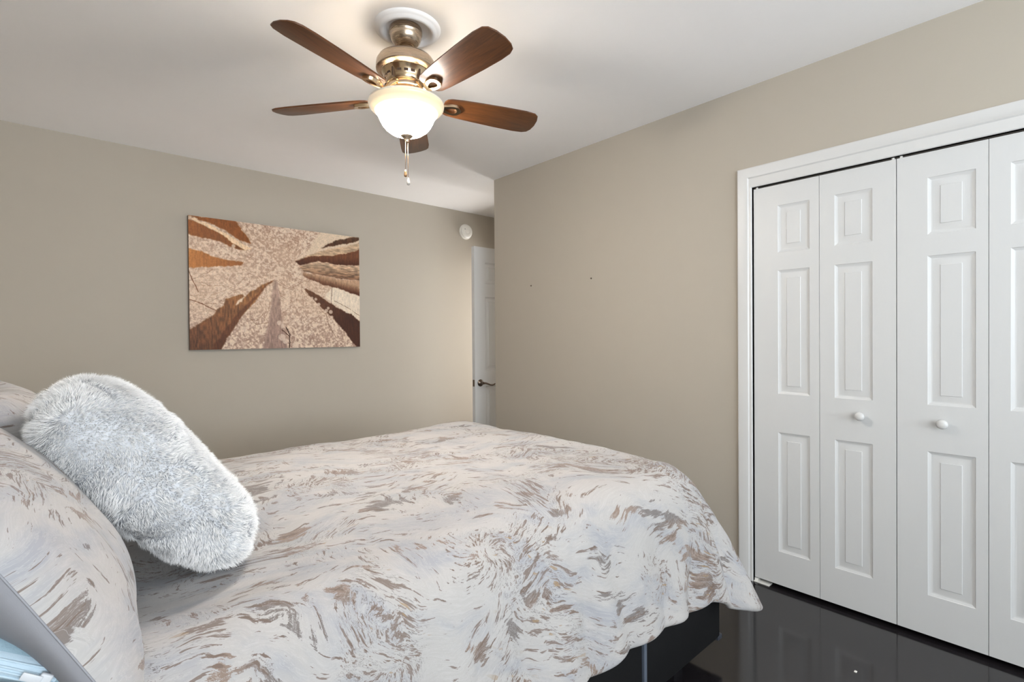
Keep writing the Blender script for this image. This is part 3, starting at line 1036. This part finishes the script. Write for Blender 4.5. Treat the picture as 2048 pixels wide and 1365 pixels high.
    line([(880, 800), (895, 960), (880, 1150)], .0018, (150, 118, 98))
    line([(1210, 910), (1130, 980), (1080, 1020)], .0018, (140, 106, 84))
    line([(640, 860), (650, 960), (690, 1000), (790, 985)], .002, (140, 104, 80))
    line([(935, 1020), (965, 1080), (960, 1180)], .005, (70, 44, 30))
    line([(900, 1040), (960, 1090)], .004, (84, 54, 36))
    # print slightly paler towards the left, darker towards the right
    C *= (1 + .04 * (.5 - U))[..., None]
    return np.clip(C, 0, 255)


cv = tag(empty('canvas_print', ((PX0 + PX1) / 2, WALL_BACK, (PZ0 + PZ1) / 2)), 'frameless sepia canvas print of tree trunks seen from below', 'wall art')
CW, CH, CD = PX1 - PX0, PZ1 - PZ0, .034
NX, NY = 400, 300
Cimg = paint_canvas(NX, NY)
xs = np.linspace(-CW / 2, CW / 2, NX); zs = np.linspace(CH / 2, -CH / 2, NY)
XX, ZZ = np.meshgrid(xs, zs)
me = grid_mesh('printed_face', np.stack([XX, np.full_like(XX, -CD), ZZ], -1)[:, ::1])
ca = me.color_attributes.new('print', 'FLOAT_COLOR', 'POINT')
lin = np.where(Cimg / 255 <= .04045, Cimg / 255 / 12.92, ((Cimg / 255 + .055) / 1.055) ** 2.4)
ca.data.foreach_set('color', np.concatenate([lin, np.ones((NY, NX, 1))], -1).reshape(-1).astype(np.float32))
t = NT('sepia_tree_print')
at = t.n('ShaderNodeAttribute', attribute_name='print')
tc = t.n('ShaderNodeTexCoord').outputs['Object']
spk = t.noise(tc, 130, 3, .7).outputs[0]
mul = t.n('ShaderNodeMapRange'); t.l(spk, mul.inputs[0])
mul.inputs[1].default_value, mul.inputs[2].default_value, mul.inputs[3].default_value, mul.inputs[4].default_value = .3, .7, .80, 1.14
hs = t.n('ShaderNodeVectorMath', operation='SCALE'); t.l(at.outputs['Color'], hs.inputs[0]); t.l(mul.outputs[0], hs.inputs['Scale'])
t.inp('Base Color', hs.outputs[0]); t.inp('Roughness', .55); t.inp('Specular IOR Level', .3)
wv = t.noise(tc, 700, 1).outputs[0]; t.bump(wv, .08, .001)
link('printed_face', me, t.m, cv)
bm = bmesh.new()
add_box(bm, (-CW / 2, -CD + .0006, -CH / 2), (CW / 2, -.002, CH / 2))
bm_obj('canvas_body', bm, plain('canvas_edge', (92, 66, 48), .7), cv)

# ------------------------------------------------------------------ bed
BX0, BX1, BY0, BY1 = -.40, 1.845, .90, 2.43       # base footprint
bed = tag(empty('bed_base', ((BX0 + BX1) / 2, (BY0 + BY1) / 2, 0)), 'low black bed base under the marbled duvet', 'bed')
BI = Matrix.Translation(bed.location).inverted()
def bpart(name, lo, hi, mat, bev=.006):
    o = box(name, lo, hi, mat, bed, bev)
    o.matrix_parent_inverse = BI
    return o
bpart('side_rail', (BX0, BY0, .075), (BX1 - .02, BY0 + .03, .36), M_frame)
bpart('side_rail', (BX0, BY1 - .03, .075), (BX1 - .02, BY1, .36), M_frame)
bpart('foot_rail', (BX1 - .03, BY0 + .002, .075), (BX1, BY1 - .002, .36), M_frame)
bpart('slat_deck', (BX0, BY0 + .03, .31), (BX1 - .03, BY1 - .03, .345), M_frame, 0)
bpart('drawer_front', (1.345, BY0 - .016, .085), (BX1 - .012, BY0, .345), M_frame, .007)
bpart('drawer_front', (.62, BY0 - .016, .085), (1.325, BY0, .345), M_frame, .007)
bpart('drawer_edge_highlight', (1.327, BY0 - .021, .085), (1.343, BY0, .345), plain('grey_edge_highlight', (88, 96, 108), .4), .003)  # added strip; its grey colour paints the daylight caught on the drawer edge
bpart('corner_cap', (BX1 - .03, BY0 - .018, .075), (BX1 + .003, BY0 + .02, .093), M_frame_edge, .004)
for lx in (BX0 + .12, .75, BX1 - .16):
    for ly in (BY0 + .10, BY1 - .10):
        bpart('leg', (lx - .03, ly - .03, 0), (lx + .03, ly + .03, .31), M_frame_edge, .006)
mt = box('mattress', (BX0 + .01, BY0 + .035, .346), (BX1 - .03, BY1 - .035, .63), M_matt, bev=.05, seg=4)
tag(mt, 'pale mattress hidden under the marbled duvet', 'mattress')


def make_duvet():
    x0, xf, yn, yf = -.34, 1.865, .90, 2.475
    R, zt = .175, .725
    thm = math.radians(80)
    L = R * thm
    ix, iy0, iy1 = xf - R * math.sin(thm), yn + R * math.sin(thm), yf - R * math.sin(thm)
    En, Ef, Eb = .53, .56, .50            # cloth beyond the inset rectangle: near side, far side, foot
    rc = .013
    ext = math.pi * rc + .05
    na, nb = 250, 250
    A = np.concatenate([np.linspace(x0, ix, 150)[:-1], np.linspace(ix, ix + Eb, 84)[:-1], ix + Eb + np.linspace(0, ext, 14)])
    B = np.concatenate([iy0 - En - np.linspace(ext, 0, 14), np.linspace(iy0 - En, iy0, 80)[1:], np.linspace(iy0, iy1, 100)[1:], np.linspace(iy1, iy1 + Ef, 50)[1:]])
    P = np.zeros((len(A), len(B), 3))
    UV = np.zeros((len(A), len(B), 2))
    for i, a in enumerate(A):
        for j, b in enumerate(B):
            ex = max(0.0, a - ix)
            ey = (b - iy1) if b > iy1 else ((iy0 - b) if b < iy0 else 0.0)
            sy = 1 if b > iy1 else -1
            UV[i, j] = (a, b)
            # overflow normalised to each side's length, blended at the corner with a high norm so that the corner hangs only a little lower
            Ey = Ef if sy > 0 else En
            p = 3.4
            e = (ex ** p + ey ** p) ** (1 / p) if ex > 0 and ey > 0 else ex + ey
            if ex > 0 and ey > 0: e *= 1 + .06 * math.sin(2 * math.atan2(ey, ex))
            Emax = Eb if ex > ey else Ey
            if ex > 0 and ey > 0:
                f = math.atan2(ey, ex) / (math.pi / 2)
                Emax = Eb * (1 - f) + Ey * f
            if e > 0:
                th = math.atan2(ey, ex)
                n2 = Vector((math.cos(th), sy * math.sin(th)))
            else:
                n2 = Vector((0, 0))
            cx, cy = min(a, ix), min(max(b, iy0), iy1)
            # arc-length position along the hem, used for the folds
            if ex > 0 and ey > 0: s = ix + sy * 0 + (th / (math.pi / 2)) * .55 if sy < 0 else 5 + th * .3
            elif ex > 0: s = ix - (b - iy0)
            else: s = (ix + .55) + (ix - a)
            ee = min(e, Emax)
            corner = math.sin(2 * math.atan2(ey, ex)) if (ex > 0 and ey > 0) else 0.0
            fside = 0.0 if ex <= 0 else (1.0 if ey <= 0 else 1 - math.atan2(ey, ex) / (math.pi / 2))
            if sy > 0: corner *= .3
            thm_ = math.radians(80 - 12 * fside - 11 * corner)
            Emax += .155 * corner ** 1.6
            ee = min(e, Emax)
            w_ = e - Emax
            L_ = R * thm_
            t = min(ee / R, thm_)
            off, drop = R * math.sin(t), R * (1 - math.cos(t))
            T2 = Vector((math.cos(t), -math.sin(t)))
            if ee > L_:
                off += (ee - L_) * T2.x
                drop -= (ee - L_) * T2.y
            N2 = Vector((-T2.y, T2.x))        # (outward, up) normal of the side
            k = max(0.0, min(1.0, (ee - .03) / (Emax - .03))) if e > 0 else 0.0
            ks = k * k * (3 - 2 * k)
            amp = .020 + .018 * fside + .026 * corner
            if sy < 0 or ex > 0:
                ph = s / .185 + .55 * fbm((s, .3 + .35 * k), 2.6, 2.0, 2)
                fold = 2.0 * abs(math.cos(math.pi * ph)) - 1.25
                fold *= .6 + .6 * fbm((s, k), 2.2, 9.0, 2)
            else:
                fold = 0
            q_out = amp * fold * ks + .02 * corner * ks
            off += N2.x * q_out
            drop -= N2.y * q_out
            if w_ > 0:
                an = min(w_ / rc, math.pi)
                off += T2.x * rc * math.sin(an) - N2.x * rc * (1 - math.cos(an))
                drop -= T2.y * rc * math.sin(an) - N2.y * rc * (1 - math.cos(an))
                if w_ > math.pi * rc:
                    off -= T2.x * (w_ - math.pi * rc)
                    drop += T2.y * (w_ - math.pi * rc)
            # hem wave: the near hem is lower towards the head and lifts in scallops
            hemw = ks * (.018 * fbm((s, 1.0), 2.4, 5.0, 2))
            x = cx + n2.x * off
            y = cy + n2.y * off
            z = zt - drop + hemw
            # loft: gentle dome plus lumps
            u = max(0.0, min(1.0, (b - yn) / (yf - yn)))
            dome = .020 * (1 - (2 * u - 1) ** 2) * (1 - ks)
            lump = .012 * fbm((a, b), 2.3, 3.0, 3) + .004 * fbm((a, b), 9.0, 1.0, 2)
            z += dome + lump * (1 - .5 * ks)
            z -= .048 * math.exp(-(((a - .14) / .30) ** 2 + ((b - 1.36) / .36) ** 2))
            x += n2.x * lump * ks
            y += n2.y * lump * ks
            P[i, j] = (x, y, z)
    return grid_mesh('duvet', P, UV)


dv = link('duvet', make_duvet(), M_duvet)
tag(dv, 'off-white duvet with taupe and grey marbled brushstrokes over the bed', 'duvet')


# ------------------------------------------------------------------ pillows
def pillow_grid(W, H, Tk, front=True, n=70, pinch=.055, seed=0.0, wr=.004, pw=2.6, ex=.55, sag=0.0, side=1.0, squircle=0.0):
    """one half of a pillow in local x (width), y (height), z (thickness)"""
    g = np.linspace(-1, 1, n)
    g = np.sign(g) * (1 - (1 - np.abs(g)) ** 1.35)
    P = np.zeros((n, n, 3)); UV = np.zeros((n, n, 2))
    for i, a in enumerate(g):
        for j, b in enumerate(g):
            x = a * W / 2 * (1 - pinch * (1 - b * b) * abs(a) ** 2)
            y = b * H / 2 * (1 - pinch * (1 - a * a) * abs(b) ** 2)
            if squircle:
                x, y = x * math.sqrt(1 - squircle * b * b), y * math.sqrt(1 - squircle * a * a)
            h = max(0.0, (1 - abs(a) ** pw)) ** ex * max(0.0, (1 - abs(b) ** pw)) ** ex
            h *= 1 + sag * (-b)
            k = min(1.0, 4 * (1 - max(abs(a), abs(b))))
            z = side * Tk / 2 * h * (1 if front else -1)
            z += k * (wr * 2.2 * fbm((x * 4, y * 4), 1.0, seed, 2) + wr * fbm((x * 11, y * 5), 1.0, seed + 3, 2)) * (1 if front else -1)
            P[i, j] = (x, y, z)
            UV[i, j] = (x + .5, y + .5) if front else (x - .5, y - .5)
    if not front: P, UV = P[::-1], UV[::-1]
    return P, UV


def lean(tilt_deg, yaw_deg=0.0, roll_deg=0.0):
    """columns: width (+y world), up along the pillow, front normal (+x and up)"""
    t = math.radians(tilt_deg)
    up = Vector((-math.sin(t), 0, math.cos(t)))
    nm = Vector((math.cos(t), 0, math.sin(t)))
    wd = up.cross(nm)          # = +y
    m = Matrix((wd, up, nm)).transposed()
    return Matrix.Rotation(math.radians(yaw_deg), 3, 'Z') @ m @ Matrix.Rotation(math.radians(roll_deg), 3, 'Z')


def seam_tube(bm, W, H, pinch, rad, n=40):
    pts = []
    for k in range(4):
        for q in range(n):
            s = -1 + 2 * q / n
            a, b = ((s, -1), (1, s), (-s, 1), (-1, -s))[k]
            pts.append(Vector((a * W / 2 * (1 - pinch * (1 - b * b)), b * H / 2 * (1 - pinch * (1 - a * a)), 0)))
    pts.append(pts[0].copy())
    add_tube(bm, pts, rad, 6, cap=False)


def make_sham(loc, m3, label, mat, seed, W=.66, H=.50, Tk=.19):
    r = tag(empty('pillow_sham', loc, m3), label, 'pillow', 'marbled pillow shams at the bed head')
    P, UV = pillow_grid(W, H, Tk, True, seed=seed, side=1.0)
    link('front_panel', grid_mesh('front_panel', P, UV), mat, r)
    P, UV = pillow_grid(W, H, Tk, False, seed=seed + 5, side=1.0, wr=.011)
    b = link('back_panel', grid_mesh('back_panel', P, UV), M_greyback, r)
    b['label'] = 'plain grey back panel'
    bm = bmesh.new()
    seam_tube(bm, W, H, .055, .0013)
    bm_obj('seam', bm, M_greyback, r, smooth=True)
    return r


def base_to_center(bx, y, bz, tilt, H):
    t = math.radians(tilt)
    return Vector((bx - math.sin(t) * H / 2, y, bz + math.cos(t) * H / 2))


make_sham(base_to_center(.075, 1.10, .700, 27, .41), lean(27), 'marbled pillow sham at the near left, its plain grey back edge showing', M_sham, 2.0, W=.60, H=.41, Tk=.14)
make_sham(base_to_center(.030, 1.83, .700, 22, .43), lean(22), 'marbled pillow sham on the far side, half hidden behind the fluffy cushion', M_sham_far, 7.0, W=.62, H=.43)

# pale blue pillow with a zipper, leaning behind the near sham
BW, BH, BT, BP = .56, .36, .14, .055
bp = tag(empty('zippered_pillow', (-.145, 1.14, .882), lean(55)), 'pale blue pillow with a zipper under the near sham', 'pillow')
P, UV = pillow_grid(BW, BH, BT, True, seed=12.0, wr=.001)
me1 = grid_mesh('pillow_body', P, UV)
P2, UV2 = pillow_grid(BW, BH, BT, False, seed=14.0, wr=.001)
bmx = bmesh.new(); bmx.from_mesh(me1); me2 = grid_mesh('tmp', P2, UV2); bmx.from_mesh(me2)
bmesh.ops.remove_doubles(bmx, verts=bmx.verts, dist=1e-5)
bpy.data.meshes.remove(me1); bpy.data.meshes.remove(me2)
bm_obj('pillow_body', bmx, M_blue, bp, smooth=True)


def edge_point(b, zz, off):
    """point on the pillow's near side edge at height b (-1..1), zz across the edge, off outwards"""
    hb = max(.05, (1 - abs(b) ** 2.6) ** .55)
    q = min(.95, abs(zz) / (BT / 2 * hb))
    a = (1 - q ** (1 / .55)) ** (1 / 2.6)
    x = -a * BW / 2 * (1 - BP * (1 - b * b) * a * a) - off
    y = b * BH / 2 * (1 - BP * (1 - a * a))
    return Vector((x, y, zz))


zr = np.zeros((60, 9, 3))
for i, b in enumerate(np.linspace(-.93, .93, 60)):
    for j, zz in enumerate(np.linspace(-.015, .015, 9)):
        zr[i, j] = edge_point(b, zz, .0022 if 0 < j < 8 else -.001)
zt_ = link('zipper_tape', grid_mesh('zipper_tape', zr), M_bluetape, bp)
for zz in (-.0085, -.0025, .0025, .0085):
    bm = bmesh.new()
    add_tube(bm, [edge_point(b, zz, .0028) for b in np.linspace(-.92, .92, 50)], .0014, 6)
    bm_obj('zipper_ridge', bm, M_bluetape, zt_, smooth=True)
bm = bmesh.new()
c0, c1 = edge_point(-.90, 0, .005), edge_point(-.74, 0, .005)
dirz = (c1 - c0).normalized()
zx = Vector((-1, 0, 0))
zx = (zx - dirz * zx.dot(dirz)).normalized()
zw = zx.cross(dirz)
MZ = Matrix.Translation(c0) @ Matrix((zx, dirz, zw)).transposed().to_4x4()
add_box(bm, (-.003, 0, -.0075), (.004, .014, .0075), .002, 3)
add_box(bm, (.003, .010, -.0045), (.0055, .032, .0045), .001, 2)
bmesh.ops.transform(bm, matrix=MZ, verts=bm.verts)
bm_obj('zipper_slider', bm, M_zip, zt_, smooth=True)

# faux fur cushion
CT = 40
fc = tag(empty('fur_cushion', (.150, 1.42, .915), lean(CT)), 'fluffy white faux fur cushion leaning against the near sham', 'cushion')
FW, FH, FT = .48, .50, .20
def fur_half(front):
    return pillow_grid(FW, FH, FT, front, n=64, pinch=0.0, seed=21.0 if front else 25.0, wr=.005, pw=4.5, ex=.5, squircle=.22)
P, UV = fur_half(True); me1 = grid_mesh('tmp1', P, UV)
P2, UV2 = fur_half(False); me2 = grid_mesh('tmp2', P2, UV2)
bmx = bmesh.new(); bmx.from_mesh(me1); bmx.from_mesh(me2)
bmesh.ops.remove_doubles(bmx, verts=bmx.verts, dist=1e-5)
bpy.data.meshes.remove(me1); bpy.data.meshes.remove(me2)
M_furbase = mat_cloth('fur_backing', (206, 207, 210), 300, .4)
core = bm_obj('cushion_body', bmx, M_furbase, fc, smooth=True)


def make_fur(n_str):
    """short strands as tapered ribbons rooted on the cushion body"""
    me = core.data
    me.calc_loop_triangles()
    nv = len(me.vertices)
    co = np.zeros(nv * 3, np.float32); me.vertices.foreach_get('co', co); co = co.reshape(-1, 3)
    no = np.zeros(nv * 3, np.float32); me.vertices.foreach_get('normal', no); no = no.reshape(-1, 3)
    nt = len(me.loop_triangles)
    tri = np.zeros(nt * 3, np.int32); me.loop_triangles.foreach_get('vertices', tri); tri = tri.reshape(-1, 3)
    a, b, c = co[tri[:, 0]], co[tri[:, 1]], co[tri[:, 2]]
    ar = np.linalg.norm(np.cross(b - a, c - a), axis=1)
    pick = rng.choice(nt, n_str, p=ar / ar.sum())
    r1, r2 = np.sqrt(rng.random(n_str)), rng.random(n_str)
    w0, w1, w2 = 1 - r1, r1 * (1 - r2), r1 * r2
    root = a[pick] * w0[:, None] + b[pick] * w1[:, None] + c[pick] * w2[:, None]
    nrm = no[tri[pick, 0]] * w0[:, None] + no[tri[pick, 1]] * w1[:, None] + no[tri[pick, 2]] * w2[:, None]
    nrm /= np.linalg.norm(nrm, axis=1)[:, None] + 1e-9
    # smooth flow field + tuft clumping
    def field(p, f, sd):
        r = np.random.default_rng(sd)
        out = np.zeros((len(p), 3))
        for _ in range(6):
            k = r.normal(size=3) * f
            ph = r.random() * 6.28
            out += np.sin(p @ k + ph)[:, None] * r.normal(size=3)
        return out / 2.4
    flow = field(root, 12, 3) * .38 + field(root, 40, 4) * .20
    flow += np.array([-.15, -.55, 0.0])
    flow -= nrm * (flow * nrm).sum(1)[:, None]
    # partings: wandering lines where the pile falls apart and shows its darker roots
    rr = np.random.default_rng(31)
    f_, g_ = np.zeros(n_str), np.zeros((n_str, 3))
    for _ in range(7):
        k = rr.normal(size=3) * 26
        ph = rr.random() * 6.28
        f_ += np.sin(root @ k + ph)
        g_ += np.cos(root @ k + ph)[:, None] * k
    g_ /= np.linalg.norm(g_, axis=1)[:, None] + 1e-9
    mask = np.clip(.35 + 1.1 * field(root, 13, 41)[:, 1], 0, 1)
    part = np.exp(-(f_ / .50) ** 2) * mask
    flow += g_ * (np.tanh(f_ / .15) * part)[:, None] * 1.5
    nc = 900
    cen = root[rng.choice(n_str, nc, replace=False)]
    near = np.zeros(n_str, np.int32)
    for s in range(0, n_str, 4000):
        d = ((root[s:s + 4000, None, :] - cen[None]) ** 2).sum(-1)
        near[s:s + 4000] = d.argmin(1)
    toc = (cen[near] - root) * np.clip(.55 + .9 * field(root, 9, 17)[:, :1], .05, 1.0)
    ln = (.013 + .008 * rng.random(n_str)) * (.82 + .18 * np.sin(near * 1.7)) * (1 - .35 * part)
    d1 = nrm + flow * .55 + rng.normal(size=(n_str, 3)) * .13
    d1 /= np.linalg.norm(d1, axis=1)[:, None]
    p1 = root + d1 * (ln * .5)[:, None] + toc * .16
    d2 = nrm * .55 + flow * 1.0 + rng.normal(size=(n_str, 3)) * .15
    d2 /= np.linalg.norm(d2, axis=1)[:, None]
    p2 = p1 + d2 * (ln * .6)[:, None] + toc * .22
    side = np.cross(d1, rng.normal(size=(n_str, 3)))
    side /= np.linalg.norm(side, axis=1)[:, None]
    wd = .00055
    V = np.stack([root - side * wd, root + side * wd, p1 - side * wd * .8, p1 + side * wd * .8, p2], 1)
    me = bpy.data.meshes.new('fur')
    me.vertices.add(n_str * 5)
    me.vertices.foreach_set('co', V.reshape(-1).astype(np.float32))
    base = (np.arange(n_str) * 5)[:, None]
    q = np.concatenate([base + np.array([[0, 1, 3, 2]]), base + np.array([[2, 3, 4]])], 1).reshape(-1)
    me.loops.add(n_str * 7)
    me.loops.foreach_set('vertex_index', q.astype(np.int32))
    me.polygons.add(n_str * 2)
    st = np.stack([np.arange(n_str) * 7, np.arange(n_str) * 7 + 4], 1).reshape(-1)
    me.polygons.foreach_set('loop_start', st.astype(np.int32))
    me.update(calc_edges=True)
    at = me.attributes.new('tip', 'FLOAT', 'POINT')
    at.data.foreach_set('value', np.tile(np.array([0, 0, .5, .5, 1.0], np.float32), n_str))
    at2 = me.attributes.new('tone', 'FLOAT', 'POINT')
    tone = np.clip(.5 + .25 * field(root, 30, 8)[:, 0] + .15 * rng.normal(size=n_str) - .9 * part, 0, 1)
    at2.data.foreach_set('value', np.repeat(tone.astype(np.float32), 5))
    me.shade_smooth()
    return me


t = NT('white_fur_strands')
a1 = t.n('ShaderNodeAttribute', attribute_name='tip').outputs['Fac']
a2 = t.n('ShaderNodeAttribute', attribute_name='tone').outputs['Fac']
rootc = t.mix(a2, s2l((136, 138, 145)), s2l((240, 240, 241)))
t.inp('Base Color', t.mix(t.sstep(a1, 0.0, 0.75), rootc, s2l((252, 250, 248))))
t.inp('Roughness', .7)
t.inp('Specular IOR Level', .25)
t.inp('Sheen Weight', .2)
fur = link('fur', make_fur(120000), t.m, fc)
fur['kind'] = 'stuff'
